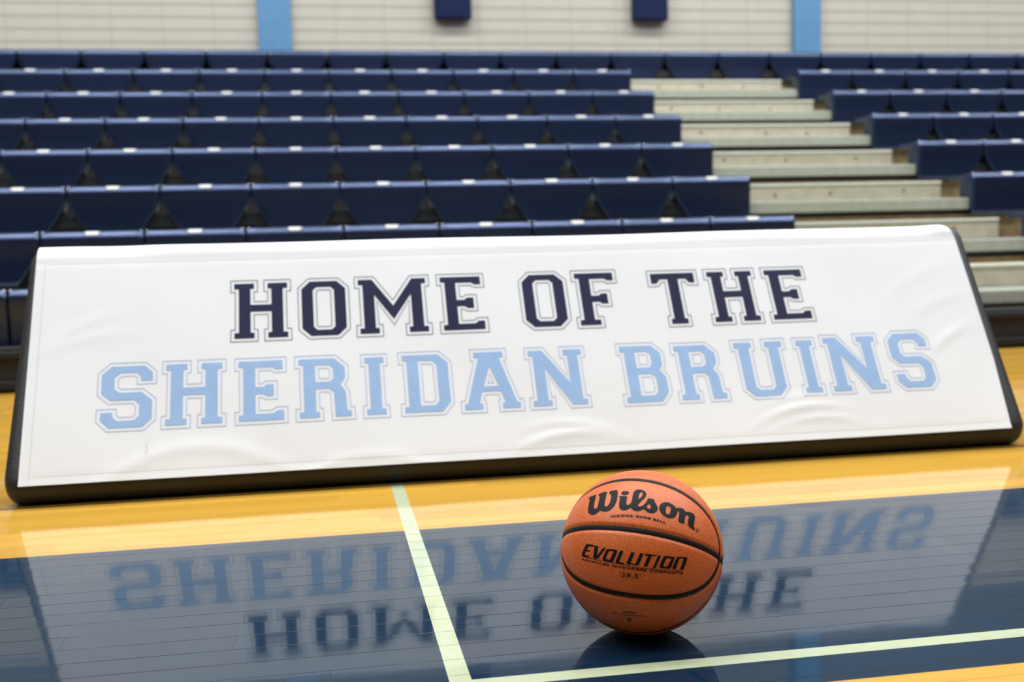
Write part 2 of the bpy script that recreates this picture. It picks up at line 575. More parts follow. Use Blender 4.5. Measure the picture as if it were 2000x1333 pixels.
# ------------------------------------------------------------------ sign
YS, AL = 2.5452, 1.0363
ca, sa = math.cos(AL), math.sin(AL)
def sp(u, v, t=0.0):
    """sign plane: u along the length, v up the lean, t outward from the front face"""
    return Vector((u, YS + v * ca - t * sa, v * sa + t * ca))
RB = 0.045
V0, V1 = 0.0789, 0.648
XL, XR = -0.7255, 1.8160
foamm = simple('black_vinyl_foam', (0.006, 0.007, 0.009), 0.50, 0.15, 30, 0.0012, 260)
legm = simple('dark_steel_prop', (0.05, 0.05, 0.05), 0.4, 0.1, 30)
SIGN = empty('courtside_sign', 'long leaning courtside sign board with white banner and black padded edge', 'sign', (0.55, 2.62, 0))
IS = Matrix.Translation(Vector((0.55, 2.62, 0))).inverted()
def sg(verts):
    return [IS @ Vector(v) for v in verts]
def xl(v): return XL + (0.020) * max(0.0, min(1.0, v / 0.65))
def xr(v): return XR - (0.006) * max(0.0, min(1.0, v / 0.65))
def slab():
    secs = []
    rE = 0.036
    NA = 12
    def section(xfun, d_in, xoff):
        pts = []
        r = RB - d_in * 0.9
        a0, a1 = V0 + d_in * 0.55, V1 - d_in * 0.55
        for i in range(NA + 1):
            a = -math.pi / 2 + 0 + math.pi * i / NA       # bottom half: from back to front via bottom
            vv = a0 - r * math.cos(a)
            tt = -RB + r * math.sin(a)
            pts.append(sp(xfun(vv) + xoff, vv, tt))
        for i in range(1, 16):
            vv = a0 + (a1 - a0) * i / 16
            pts.append(sp(xfun(vv) + xoff, vv, -RB + r))
        for i in range(NA + 1):
            a = math.pi / 2 - math.pi * i / NA
            vv = a1 + r * math.cos(a)
            tt = -RB + r * math.sin(a)
            pts.append(sp(xfun(vv) + xoff, vv, tt))
        for i in range(1, 16):
            vv = a1 + (a0 - a1) * i / 16
            pts.append(sp(xfun(vv) + xoff, vv, -RB - r))
        return pts
    for i in range(8):
        th = math.pi / 2 * i / 7
        d = rE * (1 - math.sin(th))
        secs.append(section(xl, d, rE * (1 - math.cos(th)) ))
    for f in [j / 40 for j in range(1, 40)]:
        secs.append(section(lambda v, f=f: (xl(v) + rE) * (1 - f) + (xr(v) - rE) * f, 0.0, 0.0))
    for i in range(8):
        th = math.pi / 2 * (7 - i) / 7
        d = rE * (1 - math.sin(th))
        secs.append(section(xr, d, -rE * (1 - math.cos(th))))
    n = len(secs[0])
    vs = [p for s in secs for p in s]
    fs = []
    for i in range(len(secs) - 1):
        for j in range(n):
            fs.append((i * n + j, i * n + (j + 1) % n, (i + 1) * n + (j + 1) % n, (i + 1) * n + j))
    fs.append(tuple(range(n - 1, -1, -1)))
    fs.append(tuple((len(secs) - 1) * n + j for j in range(n)))
    return vs, fs
vs, fs = slab()
bmf = bmesh.new()
bv = [bmf.verts.new(p) for p in sg(vs)]
for f in fs:
    bmf.faces.new([bv[i] for i in f])
bm_obj('padded_panel', bmf, foamm, SIGN, True)
# props behind, so that the board stands
for px in (-0.35, 0.55, 1.45):
    top_p = sp(px, 0.50, -2 * RB)
    foot = Vector((px, 3.12, 0.0))
    bm = bmesh.new()
    d = foot - top_p
    L = d.length
    mid = (top_p + foot) / 2
    rot = d.to_track_quat('Z', 'Y').to_matrix().to_4x4()
    bmesh.ops.create_cone(bm, cap_ends=True, segments=12, radius1=0.012, radius2=0.012, depth=L - 0.012, matrix=IS @ Matrix.Translation(mid) @ rot)
    bm_obj('prop_leg', bm, legm, SIGN, True)

def hump(x, c, w):
    return math.exp(-((x - c) / w) ** 2)
def disp(u, v):
    """slack of the fabric over the foam"""
    d = 0.0018
    d += 0.0010 * math.sin(u * 7.3 + v * 5.0) * math.sin(v * 9.0 + u * 1.3)
    # creases near the lower hem
    for (uc, vc, ln, wd, am, sl) in ((0.57, 0.112, 0.10, 0.010, 0.0030, 0.10), (0.60, 0.140, 0.10, 0.009, 0.0018, -0.12),
                                     (1.20, 0.150, 0.10, 0.010, 0.0030, 0.10), (1.24, 0.120, 0.09, 0.008, 0.0022, 0.0),
                                     (1.20, 0.178, 0.09, 0.008, 0.0014, 0.05), (-0.30, 0.130, 0.25, 0.018, 0.0016, 0.02),
                                     (-0.56, 0.460, 0.08, 0.016, 0.0007, 0.5), (-0.56, 0.420, 0.10, 0.014, 0.0006, 0.25),
                                     (1.62, 0.520, 0.10, 0.018, 0.0007, 0.5), (1.66, 0.440, 0.09, 0.016, 0.0007, 0.35),
                                     (1.66, 0.330, 0.06, 0.014, 0.0016, 0.6), (0.10, 0.085, 0.35, 0.010, 0.0012, 0.0)):
        vv = v - vc - sl * (u - uc) + 1.6 * (u - uc) ** 2
        d += am * hump(u, uc, ln) * hump(vv, 0, wd)
    # pocket seam under the top edge
    d += -0.0009 * hump(v, 0.628, 0.004) - 0.0006 * hump(v, 0.078, 0.003)
    return d
UL = -0.6850
def ur(v):
    return 1.7600 + 0.013 * min(1.0, max(0.0, (v - 0.058) / 0.20))
def banner_pt(u, s, extra=0.0):
    """s: arc length from v=0 up the front, over the roll and down the back"""
    if s <= V1:
        return sp(u, s, disp(u, s) + extra)
    e = 0.0022 + extra + 0.0022 * math.sin(u * 5.1 + 1.0) * math.sin(u * 2.2) * min(1, (s - V1) / 0.04) + 0.0025 * hump(u, 1.745, 0.05) - 0.002 * hump(u, -0.50, 0.08)
    a = (s - V1) / RB
    if a <= math.pi:
        return sp(u, V1 + (RB + e) * math.sin(a), -RB + (RB + e) * math.cos(a))
    return sp(u, V1 - (a - math.pi) * RB, -2 * RB - e)
svals = list(np.linspace(0.0586, V1, 66)) + list(np.linspace(V1, V1 + RB * math.pi, 17))[1:] + [V1 + RB * math.pi + 0.03, V1 + RB * math.pi + 0.08]
NU = 250
vs, fs = [], []
for s in svals:
    for i in range(NU + 1):
        f = i / NU
        a, c = UL, ur(s)
        if s > V1 - 0.02:
            g = min(1, (s - V1 + 0.02) / 0.07)
            c -= 0.030 * g * g
        vs.append(banner_pt(a + (c - a) * f, s))
m_ = NU + 1
for i in range(len(svals) - 1):
    for j in range(NU):
        fs.append((i * m_ + j, i * m_ + j + 1, (i + 1) * m_ + j + 1, (i + 1) * m_ + j))
def fabric_material():
    m, nt, b = node_mat('white_banner_fabric')
    k = NT(nt)
    tc = nt.nodes.new('ShaderNodeTexCoord')
    n = k.noise(tc.outputs['Object'], 7.0, 4)
    nt.links.new(k.mix(n, (0.665, 0.675, 0.675), (0.71, 0.72, 0.725)), b.inputs['Base Color'])
    b.inputs['Roughness'].default_value = 0.55
    b.inputs['Specular IOR Level'].default_value = 0.3
    sp_ = nt.nodes.new('ShaderNodeSeparateXYZ')
    nt.links.new(tc.outputs['Object'], sp_.inputs[0])
    wx = k.m('SINE', k.m('MULTIPLY', sp_.outputs[0], 5200.0))
    wz = k.m('SINE', k.m('MULTIPLY', sp_.outputs[2], 6000.0))
    bp = nt.nodes.new('ShaderNodeBump')
    bp.inputs['Distance'].default_value = 0.00005
    bp.inputs['Strength'].default_value = 0.5
    nt.links.new(k.m('MULTIPLY', wx, wz), bp.inputs['Height'])
    nt.links.new(bp.outputs[0], b.inputs['Normal'])
    return m
ban = mesh_obj('banner', sg(vs), fs, fabric_material(), SIGN, True)
ban['label'] = 'white printed fabric banner'

# stitched hem thread
stm = simple('hem_thread', (0.58, 0.58, 0.57), 0.7)
bm = bmesh.new()
def strip(bm, pts, w, lift):
    q = []
    for i, (u, v) in enumerate(pts):
        a = Vector(pts[max(0, i - 1)]); c = Vector(pts[min(len(pts) - 1, i + 1)])
        t = (c - a).normalized(); nrm = Vector((-t.y, t.x)) * w / 2
        q.append((bm.verts.new(IS @ banner_pt(u + nrm.x, v + nrm.y, lift)), bm.verts.new(IS @ banner_pt(u - nrm.x, v - nrm.y, lift))))
    for i in range(len(q) - 1):
        bm.faces.new((q[i][0], q[i + 1][0], q[i + 1][1], q[i][1]))
strip(bm, [(UL + 0.022, 0.066 + i * 0.0095) for i in range(61)], 0.0009, 0.0006)
strip(bm, [(UL + 0.03 + i * 0.01, 0.0790) for i in range(240)], 0.0007, 0.0006)
strip(bm, [(UL + 0.03 + i * 0.01, 0.628) for i in range(240)], 0.0009, 0.0006)
bm_obj('hem_stitching', bm, stm, ban)
stainm = simple('faint_scuff', (0.50, 0.48, 0.44), 0.7)
bm = bmesh.new()
strip(bm, [(-0.410, 0.146), (-0.412, 0.139), (-0.408, 0.132), (-0.413, 0.125), (-0.411, 0.118)], 0.0012, 0.0006)
bm_obj('scuff_mark', bm, stainm, ban)

# glyphs, millimetres, cap height 152
G = {}
G['H'] = ([(0,0),(48,0),(48,15),(39,15),(39,73),(90,73),(90,15),(81,15),(81,0),(129,0),(129,15),(118,15),(118,137),(129,137),(129,152),(81,152),(81,137),(90,137),(90,92),(39,92),(39,137),(48,137),(48,152),(0,152),(0,137),(11,137),(11,15),(0,15)], [])
G['O'] = ([(21,0),(88,0),(109,21),(109,131),(88,152),(21,152),(0,131),(0,21)], [[(37,16),(72,16),(81,25),(81,127),(72,136),(37,136),(28,127),(28,25)]])
G['M'] = ([(0,0),(48,0),(48,15),(39,15),(39,108),(85.5,38),(132,108),(132,15),(123,15),(123,0),(171,0),(171,15),(160,15),(160,137),(171,137),(171,152),(136,152),(85.5,76),(35,152),(0,152),(0,137),(11,137),(11,15),(0,15)], [])
G['E'] = ([(0,0),(105.5,0),(105.5,24),(90,24),(82,17),(39,17),(39,67),(58,67),(66,61),(82,61),(82,91),(66,91),(58,85),(39,85),(39,135),(80,135),(88,129),(104,129),(104,152),(0,152),(0,137),(11,137),(11,15),(0,15)], [])
G['F'] = ([(0,0),(55,0),(55,15),(39,15),(39,67),(58,67),(66,61),(82,61),(82,91),(66,91),(58,85),(39,85),(39,135),(80,135),(88,129),(104,129),(104,152),(0,152),(0,137),(11,137),(11,15),(0,15)], [])
G['T'] = ([(37.5,0),(83,0),(83,15),(74.5,15),(74.5,134),(96,134),(105,122),(120.5,122),(120.5,152),(0,152),(0,122),(15,122),(24,134),(46,134),(46,15),(37.5,15)], [])
G['S'] = ([(22,152),(97,152),(116,134),(116,114),(89,114),(89,125),(80,135),(41,135),(29,124),(29,97),(41,86),(92,86),(116,65),(116,20),(95,0),(20,0),(0,20),(0,38),(27,38),(27,28),(38,17),(76,17),(87,28),(87,56),(76,67),(21,67),(0,86),(0,133)], [])
G['R'] = ([(0,0),(47,0),(47,15),(39,15),(39,73),(72,73),(82,63),(84,0),(122,0),(122,15),(112,15),(110,64),(98,83),(110,101),(110,128),(86,152),(0,152),(0,137),(11,137),(11,15),(0,15)], [[(39,91),(39,135),(73,135),(82,126),(82,100),(73,91)]])
G['I'] = ([(0,0),(46.5,0),(46.5,15),(37,15),(37,137),(46.5,137),(46.5,152),(0,152),(0,137),(9.5,137),(9.5,15),(0,15)], [])
G['D'] = ([(0,0),(92,0),(113,25),(113,128),(90,152),(0,152),(0,137),(11,137),(11,15),(0,15)], [[(39,17),(39,136),(74,136),(85,125),(85,28),(75,17)]])
G['A'] = ([(0,0),(45,0),(45,15),(37,15),(46,46),(93,46),(102,15),(94,15),(94,0),(139,0),(139,15),(131,15),(96,137),(107,137),(107,152),(33,152),(33,137),(44,137),(8,15),(0,15)], [[(51,60),(70,114),(89,60)]])
G['N'] = ([(0,0),(48,0),(48,15),(39,15),(39,103),(100,0),(139,0),(139,15),(128,15),(128,137),(139,137),(139,152),(91,152),(91,137),(101,137),(101,60),(36,152),(0,152),(0,137),(11,137),(11,15),(0,15)], [])
G['B'] = ([(0,0),(92,0),(112,24),(112,64),(98,84),(107,98),(107,130),(86,152),(0,152),(0,137),(11,137),(11,15),(0,15)], [[(39,92),(39,136),(70,136),(80,127),(80,101),(71,92)], [(39,17),(39,75),(74,75),(85,65),(85,27),(75,17)]])
G['U'] = ([(0,152),(0,137),(11,137),(11,22),(32,0),(99,0),(120,22),(120,137),(131,137),(131,152),(84,152),(84,137),(93,137),(93,27),(83,17),(49,17),(39,27),(39,137),(47,137),(47,152)], [])

LINE1 = [('H', -0.2223, -0.0741), ('O', -0.0583, 0.0694), ('M', 0.0831, 0.2730), ('E', 0.2918, 0.4165),
         ('O', 0.5043, 0.6327), ('F', 0.6460, 0.7685), ('T', 0.8520, 0.9908), ('H', 1.0082, 1.1528), ('E', 1.1705, 1.2972)]
V1A, V1B = [0.3955] * 6 + [0.3895] * 3, [0.5670] * 4 + [0.5665] * 2 + [0.5585] * 3
LINE2 = [('S', -0.5265, -0.3920), ('H', -0.3805, -0.2315), ('E', -0.2130, -0.0885), ('R', -0.0712, 0.0706), ('I', 0.0880, 0.1535),
         ('D', 0.1795, 0.3113), ('A', 0.3255, 0.4832), ('N', 0.4965, 0.6530), ('B', 0.7345, 0.8650), ('R', 0.8785, 1.0165),
         ('U', 1.0411, 1.1915), ('I', 1.2120, 1.2760), ('N', 1.2885, 1.4530), ('S', 1.4720, 1.5990)]
V2A = [0.1778] * 8 + [0.1742] * 3 + [0.1768] * 3
V2B = [0.3535, 0.3530, 0.3520, 0.3512, 0.3490, 0.3500, 0.3500, 0.3480, 0.3495, 0.3445, 0.3455, 0.3445, 0.3490, 0.3530]

def area(p):
    return 0.5 * sum(p[i][0] * p[(i + 1) % len(p)][1] - p[(i + 1) % len(p)][0] * p[i][1] for i in range(len(p)))
def offset(p, d):
    """mitred offset of a counter-clockwise loop, outward for positive d"""
    n = len(p)
    out = []
    for i in range(n):
        a, b, c = Vector(p[i - 1]), Vector(p[i]), Vector(p[(i + 1) % n])
        e1, e2 = (b - a).normalized(), (c - b).normalized()
        n1, n2 = Vector((e1.y, -e1.x)), Vector((e2.y, -e2.x))
        bis = (n1 + n2)
        if bis.length < 1e-6:
            out.append(b + n1 * d)
            continue
        bis.normalize()
        k = d / max(0.45, bis.dot(n1))
        out.append(b + bis * k)
    return [tuple(v) for v in out]
def fit_letter(g, u0, u1, v0, v1):
    m = 0.0095
    loops = [G[g][0]] + G[g][1]
    w = max(p[0] for p in loops[0])
    res = []
    for i, l in enumerate(loops):
        q = [(u0 + m + x / w * (u1 - u0 - 2 * m), v0 + m + y / 152 * (v1 - v0 - 2 * m)) for x, y in l]
        if area(q) < 0:
            q.reverse()
        res.append(q)
    return res

def flat_fill(bm, loops, mapf, maxlen):
    """tessellate loops (outer first, then holes), refine, then map each 2-D point onto the surface"""
    b = bmesh.new()
    pts = [Vector((x, y, 0)) for l in loops for x, y in l]
    vv = [b.verts.new(p) for p in pts]
    for t in tessellate_polygon([[Vector((x, y, 0)) for x, y in l] for l in loops]):
        try:
            b.faces.new([vv[i] for i in t])
        except ValueError:
            pass
    for _ in range(6):
        es = [e for e in b.edges if e.calc_length() > maxlen]
        if not es:
            break
        bmesh.ops.subdivide_edges(b, edges=es, cuts=1)
        bmesh.ops.triangulate(b, faces=[f for f in b.faces if len(f.verts) > 3])
    idx = {}
    for v in b.verts:
        idx[v] = bm.verts.new(mapf(v.co.x, v.co.y))
    for f in b.faces:
        try:
            bm.faces.new([idx[v] for v in f.verts])
        except ValueError:
            pass
    b.free()
def ring(bm, p0, p1, mapf, maxlen):
    n = len(p0)
    for i in range(n):
        a0, a1, b0, b1 = Vector(p0[i]), Vector(p0[(i + 1) % n]), Vector(p1[i]), Vector(p1[(i + 1) % n])
        k = max(1, int((a1 - a0).length / maxlen))
        prev = None
        for j in range(k + 1):
            f = j / k
            c, d = a0.lerp(a1, f), b0.lerp(b1, f)
            cur = (bm.verts.new(mapf(c.x, c.y)), bm.verts.new(mapf(d.x, d.y)))
            if prev:
                bm.faces.new((prev[0], cur[0], cur[1], prev[1]))
            prev = cur
inkm = {'navy': simple('navy_banner_ink', (0.014, 0.015, 0.048), 0.5, 0.05, 30, spec=0.12),
        'blue': simple('light_blue_banner_ink', (0.26, 0.40, 0.62), 0.45, 0.04, 30, spec=0.3),
        'navyline': simple('navy_outline_ink', (0.05, 0.05, 0.10), 0.4),
        'blueline': simple('light_blue_outline_ink', (0.33, 0.45, 0.67), 0.4)}
def face_map(lift):
    return lambda u, v: IS @ banner_pt(u, v, lift)
WORDS = [('HOME', LINE1, V1A, V1B, 0, 4, 'navy', 'navyline'), ('OF', LINE1, V1A, V1B, 4, 6, 'navy', 'navyline'),
         ('THE', LINE1, V1A, V1B, 6, 9, 'navy', 'navyline'), ('SHERIDAN', LINE2, V2A, V2B, 0, 8, 'blue', 'blueline'),
         ('BRUINS', LINE2, V2A, V2B, 8, 14, 'blue', 'blueline')]
for word, line, va, vb, i0, i1, ink, ol in WORDS:
    bm = bmesh.new()
    nf = 0
    for (g, u0, u1), v0, v1 in list(zip(line, va, vb))[i0:i1]:
        loops = fit_letter(g, u0, u1, v0, v1)
        flat_fill(bm, loops, face_map(0.0007), 0.014)
    bm.faces.ensure_lookup_table()
    nf = len(bm.faces)
    for (g, u0, u1), v0, v1 in list(zip(line, va, vb))[i0:i1]:
        loops = fit_letter(g, u0, u1, v0, v1)
        ring(bm, offset(loops[0], 0.0078), offset(loops[0], 0.0095), face_map(0.0008), 0.012)
        for h in loops[1:]:
            ring(bm, offset(h, -0.0078), offset(h, -0.0095), face_map(0.0008), 0.012)
    bm.faces.ensure_lookup_table()
    for f in bm.faces[nf:]:
        f.material_index = 1
    o = bm_obj('lettering', bm, [inkm[ink], inkm[ol]], ban)
    o['label'] = ('navy' if ink == 'navy' else 'light blue') + ' outlined block letters ' + word

# ------------------------------------------------------------------ basketball
R = 0.1175
BC = Vector((0.44222, 1.50811, R - 0.0004))
bN = Vector((0.28935416, 0.42767414, 0.85636966)).normalized()
bc = Vector((-0.33740219, -0.79165315, 0.5093575)).normalized()
be = bN.cross(bc)
ROT = Matrix((be, bc, bN)).transposed()          # columns: east, out, north
BALL = empty('basketball', 'orange pebbled leather basketball with black seams resting on the navy floor', 'basketball', (BC.x, BC.y, 0))
BP = BC - Vector((BC.x, BC.y, 0))
def ball_dir(lon, lat):
    a, b = math.radians(lon), math.radians(lat)
    return bc * (math.cos(b) * math.cos(a)) + be * (math.cos(b) * math.sin(a)) + bN * math.sin(b)
def on_ball(lift):
    return lambda lon, lat: BP + ball_dir(lon, lat) * (R + lift)
LH, LW, PW = 77.5, 45.0, 2.1
def curve_pts(n=720, side=0):
    out = []
    for i in range(n):
        t = 2 * math.pi * i / n
        c_, s_ = math.cos(t), math.sin(t)
        lon = LH * math.copysign(abs(c_) ** (2 / PW), c_)
        lat = LW * math.copysign(abs(s_) ** (2 / PW), s_)
        out.append(ball_dir(lon + side, lat))
    return out
SEG, RNG = 448, 224
lon = np.linspace(0, 2 * np.pi, SEG, endpoint=False)
lat = np.linspace(-np.pi / 2, np.pi / 2, RNG + 1)[1:-1]
LO, LA = np.meshgrid(lon, lat)
D = np.stack([np.cos(LA) * np.sin(LO), np.cos(LA) * np.cos(LO), np.sin(LA)], -1).reshape(-1, 3)
D = np.concatenate([D, [[0, 0, -1], [0, 0, 1]]])
B3 = np.array([list(be), list(bc), list(bN)])
loc = D @ B3                                      # world directions
d1 = np.abs(np.arcsin(np.clip(loc @ np.array(bN), -1, 1)))
d2 = np.abs(np.arcsin(np.clip(loc @ np.array(bc), -1, 1)))
cp = np.array([list(p) for p in curve_pts(360, 0)] + [list(p) for p in curve_pts(360, 180)])
d3 = np.empty(len(loc))
for i in range(0, len(loc), 8000):
    d3[i:i + 8000] = np.arccos(np.clip((loc[i:i + 8000] @ cp.T).max(1), -1, 1))
dist = np.minimum(np.minimum(d1, d2), d3) * R
def groove(d):
    w = 0.0033
    t = np.clip((d - w) / 0.0045, 0, 1)
    return -0.0019 * (1 - t * t * (3 - 2 * t)) - 0.0004 * np.exp(-(d / 0.016) ** 2)
rad = R + groove(dist)
P = loc * rad[:, None] + np.array(list(BP))
P[:, 2] = np.maximum(P[:, 2], 0.0002)
fs = []
nl = len(lat)
for i in range(nl - 1):
    for j in range(SEG):
        j2 = (j + 1) % SEG
        fs.append((i * SEG + j, (i + 1) * SEG + j, (i + 1) * SEG + j2, i * SEG + j2))
bot, topi = nl * SEG, nl * SEG + 1
for j in range(SEG):
    j2 = (j + 1) % SEG
    fs.append((bot, j, j2))
    fs.append((topi, (nl - 1) * SEG + j2, (nl - 1) * SEG + j))
def leather():
    m, nt, b = node_mat('orange_pebbled_leather')
    k = NT(nt)
    tc = nt.nodes.new('ShaderNodeTexCoord')
    v = nt.nodes.new('ShaderNodeTexVoronoi')
    v.feature = 'DISTANCE_TO_EDGE'
    v.inputs['Scale'].default_value = 620.0
    nt.links.new(tc.outputs['Object'], v.inputs['Vector'])
    e = k.m('MINIMUM', k.m('MULTIPLY', v.outputs['Distance'], 3.2), 1.0)
    n = k.noise(tc.outputs['Object'], 12.0, 3)
    col = k.mix(n, (0.74, 0.155, 0.030), (0.88, 0.205, 0.045))
    col = k.mix(k.m('MULTIPLY', k.m('SUBTRACT', 1.0, e), 0.75), col, (0.17, 0.024, 0.006))
    nt.links.new(col, b.inputs['Base Color'])
    b.inputs['Roughness'].default_value = 0.38
    b.inputs['Specular IOR Level'].default_value = 0.34
    bp = nt.nodes.new('ShaderNodeBump')
    bp.inputs['Strength'].default_value = 0.55
    bp.inputs['Distance'].default_value = 0.00022
    nt.links.new(e, bp.inputs['Height'])
    nt.links.new(bp.outputs[0], b.inputs['Normal'])
    return m
body = mesh_obj('ball_cover', [tuple(p) for p in P], fs, leather(), BALL, True)
body['label'] = 'orange pebbled leather cover'
bme = bmesh.new(); bme.from_mesh(body.data); bmesh.ops.recalc_face_normals(bme, faces=bme.faces); bme.to_mesh(body.data); bme.free()

seamm = simple('black_rubber_seam', (0.008, 0.007, 0.007), 0.5, 0.1, 80, 0.0003, 1400, spec=0.12)
def seam_strip(pts, w=0.0068, lift=-0.0010):
    bm = bmesh.new()
    n = len(pts)
    rows = []
    for i in range(n):
        p = pts[i]
        t = (pts[(i + 1) % n] - pts[i - 1]).normalized()
        s_ = p.cross(t).normalized()
        row = []
        for q in (-1, -0.5, 0, 0.5, 1):
            d = (p * R + s_ * (w / 2 * q)).normalized()
            row.append(bm.verts.new(BP + d * (R + lift - 0.0005 * q * q)))
        rows.append(row)
    for i in range(n):
        a, b = rows[i], rows[(i + 1) % n]
        for j in range(4):
            bm.faces.new((a[j], b[j], b[j + 1], a[j + 1]))
    return bm
bm_obj('seam', seam_strip([ball_dir(i * 1.0, 0) for i in range(360)]), seamm, BALL, True)
bm_obj('seam', seam_strip([(be * math.cos(math.radians(i)) + bN * math.sin(math.radians(i))) for i in range(360)]), seamm, BALL, True)
bm_obj('seam', seam_strip(curve_pts(360, 0)), seamm, BALL, True)
bm_obj('seam', seam_strip(curve_pts(360, 180)), seamm, BALL, True)
for o in BALL.children:
    if o.name.startswith('seam'):
        o['label'] = 'black rubber seam'

printm = simple('black_ball_print', (0.008, 0.009, 0.010), 0.45, 0.1, 60, 0.00025, 1500, spec=0.10)
faintm = simple('dark_faint_ball_print', (0.10, 0.028, 0.010), 0.5)
LOGO = [[[[-42.69,22.18],[-43.06,24.05],[-42.45,24.68],[-39.75,25.2],[-36.42,26.29],[-35.53,24.03],[-34.92,22.29],[-33.57,17.92],[-32.69,14.83],[-31.51,13.42],[-30.32,13.24],[-29.35,13.93],[-29.3,16.16],[-30.11,19.81],[-31.36,23.56],[-32.67,24.51],[-33.56,24.43],[-33.97,26.06],[-32.34,26.97],[-30.21,28.04],[-26.49,28.33],[-25.68,24.88],[-24.53,19.63],[-23.75,16.29],[-22.93,15.04],[-21.76,14.93],[-20.61,15.93],[-20.1,18.09],[-20.36,21.23],[-21.08,23.98],[-22.3,25.56],[-24.15,26.01],[-24.51,28.12],[-23.91,28.88],[-21.41,29.49],[-18.09,30.01],[-16.36,26.11],[-15.34,22.2],[-15.05,18.26],[-15.81,15.22],[-17.46,12.73],[-19.22,11.37],[-21.73,10.85],[-24.06,11.19],[-25.7,11.91],[-27.19,10.52],[-29.09,9.06],[-31.38,8.57],[-33.9,9.28],[-36.1,10.71],[-37.34,12.48],[-38.53,15.79],[-39.75,19.52],[-40.39,21.75],[-41.63,22.23]]],[[[-7.72,27.7],[-8.19,28.44],[-9.07,29.0],[-10.24,29.28],[-11.52,29.25],[-12.69,28.91],[-13.58,28.3],[-14.03,27.54],[-14.0,26.72],[-13.48,25.99],[-12.58,25.44],[-11.44,25.16],[-10.21,25.19],[-9.08,25.53],[-8.21,26.13],[-7.73,26.89]]],[[[-14.5,23.35],[-14.36,24.05],[-12.37,24.32],[-8.37,24.65],[-7.88,21.94],[-7.44,18.33],[-6.93,17.12],[-5.81,17.11],[-4.54,18.39],[-3.94,19.74],[-4.18,22.35],[-4.47,25.07],[-4.62,28.56],[-3.69,30.69],[-1.52,31.96],[0.68,32.14],[2.96,31.48],[4.65,30.38],[5.55,28.84],[5.62,26.56],[5.01,24.55],[3.19,22.22],[1.66,19.5],[0.83,17.98],[1.32,17.06],[2.54,16.88],[3.93,17.6],[3.04,17.19],[4.34,18.24],[5.57,19.88],[6.54,21.81],[6.88,23.98],[7.07,25.09],[8.95,24.85],[11.5,25.08],[11.83,24.38],[12.78,22.19],[14.21,20.19],[15.05,18.41],[14.9,16.46],[13.98,14.65],[12.42,13.58],[10.56,13.15],[8.61,13.56],[6.81,14.56],[5.49,15.4],[5.02,15.32],[3.98,14.29],[2.94,13.69],[1.04,13.04],[-0.7,13.26],[-2.13,14.02],[-3.3,15.07],[-3.86,15.13],[-5.13,13.89],[-6.67,12.9],[-8.36,12.61],[-10.2,12.92],[-11.47,14.02],[-12.29,15.91],[-12.87,18.9],[-13.25,20.97],[-13.22,22.05],[-13.75,22.56]],[[0.42,23.25],[0.28,25.73],[0.41,28.67],[1.22,29.41],[2.18,29.41],[2.76,28.16],[2.54,26.09],[1.71,24.28],[0.8,23.04]],[[8.59,20.45],[9.75,18.96],[10.22,17.66],[9.89,16.77],[9.1,16.34],[7.83,16.78],[7.09,17.75],[7.36,18.5]]],[[[15.83,18.59],[16.06,20.62],[17.34,22.66],[19.1,23.98],[21.47,24.75],[23.89,24.65],[26.04,23.91],[27.64,22.76],[28.56,21.74],[29.81,22.09],[31.54,22.88],[33.55,23.06],[35.24,22.43],[36.13,21.03],[37.8,21.4],[40.3,21.9],[42.51,21.9],[43.98,21.0],[44.41,19.51],[43.78,16.94],[43.12,14.15],[42.74,11.51],[43.81,10.71],[43.53,9.14],[41.13,9.53],[39.09,10.17],[37.78,11.54],[37.63,13.52],[38.11,15.73],[38.64,17.46],[38.42,18.46],[37.39,18.55],[36.05,17.88],[35.41,15.71],[34.98,13.0],[34.75,11.04],[32.72,11.22],[30.08,11.63],[30.27,13.47],[30.62,16.17],[30.78,18.63],[30.54,19.51],[29.57,19.1],[29.29,17.4],[28.39,15.29],[26.9,13.58],[24.67,12.54],[22.45,12.31],[20.2,12.92],[18.14,14.26],[16.65,16.05]],[[22.29,21.59],[23.74,21.26],[24.4,20.17],[24.31,18.21],[23.73,16.17],[22.78,15.0],[21.65,15.11],[20.84,16.24],[20.61,18.08],[20.92,19.82],[21.52,21.1]]],[[[47.28,10.27],[47.16,9.75],[46.86,9.24],[46.4,8.82],[45.86,8.56],[45.32,8.5],[44.86,8.63],[44.55,8.96],[44.44,9.41],[44.54,9.93],[44.83,10.44],[45.29,10.86],[45.84,11.12],[46.39,11.19],[46.86,11.05],[47.17,10.73]],[[46.79,10.12],[46.72,9.76],[46.51,9.41],[46.21,9.13],[45.85,8.95],[45.49,8.91],[45.18,9.01],[44.98,9.23],[44.9,9.55],[44.97,9.91],[45.17,10.26],[45.47,10.54],[45.83,10.72],[46.2,10.77],[46.51,10.67],[46.72,10.44]]]]
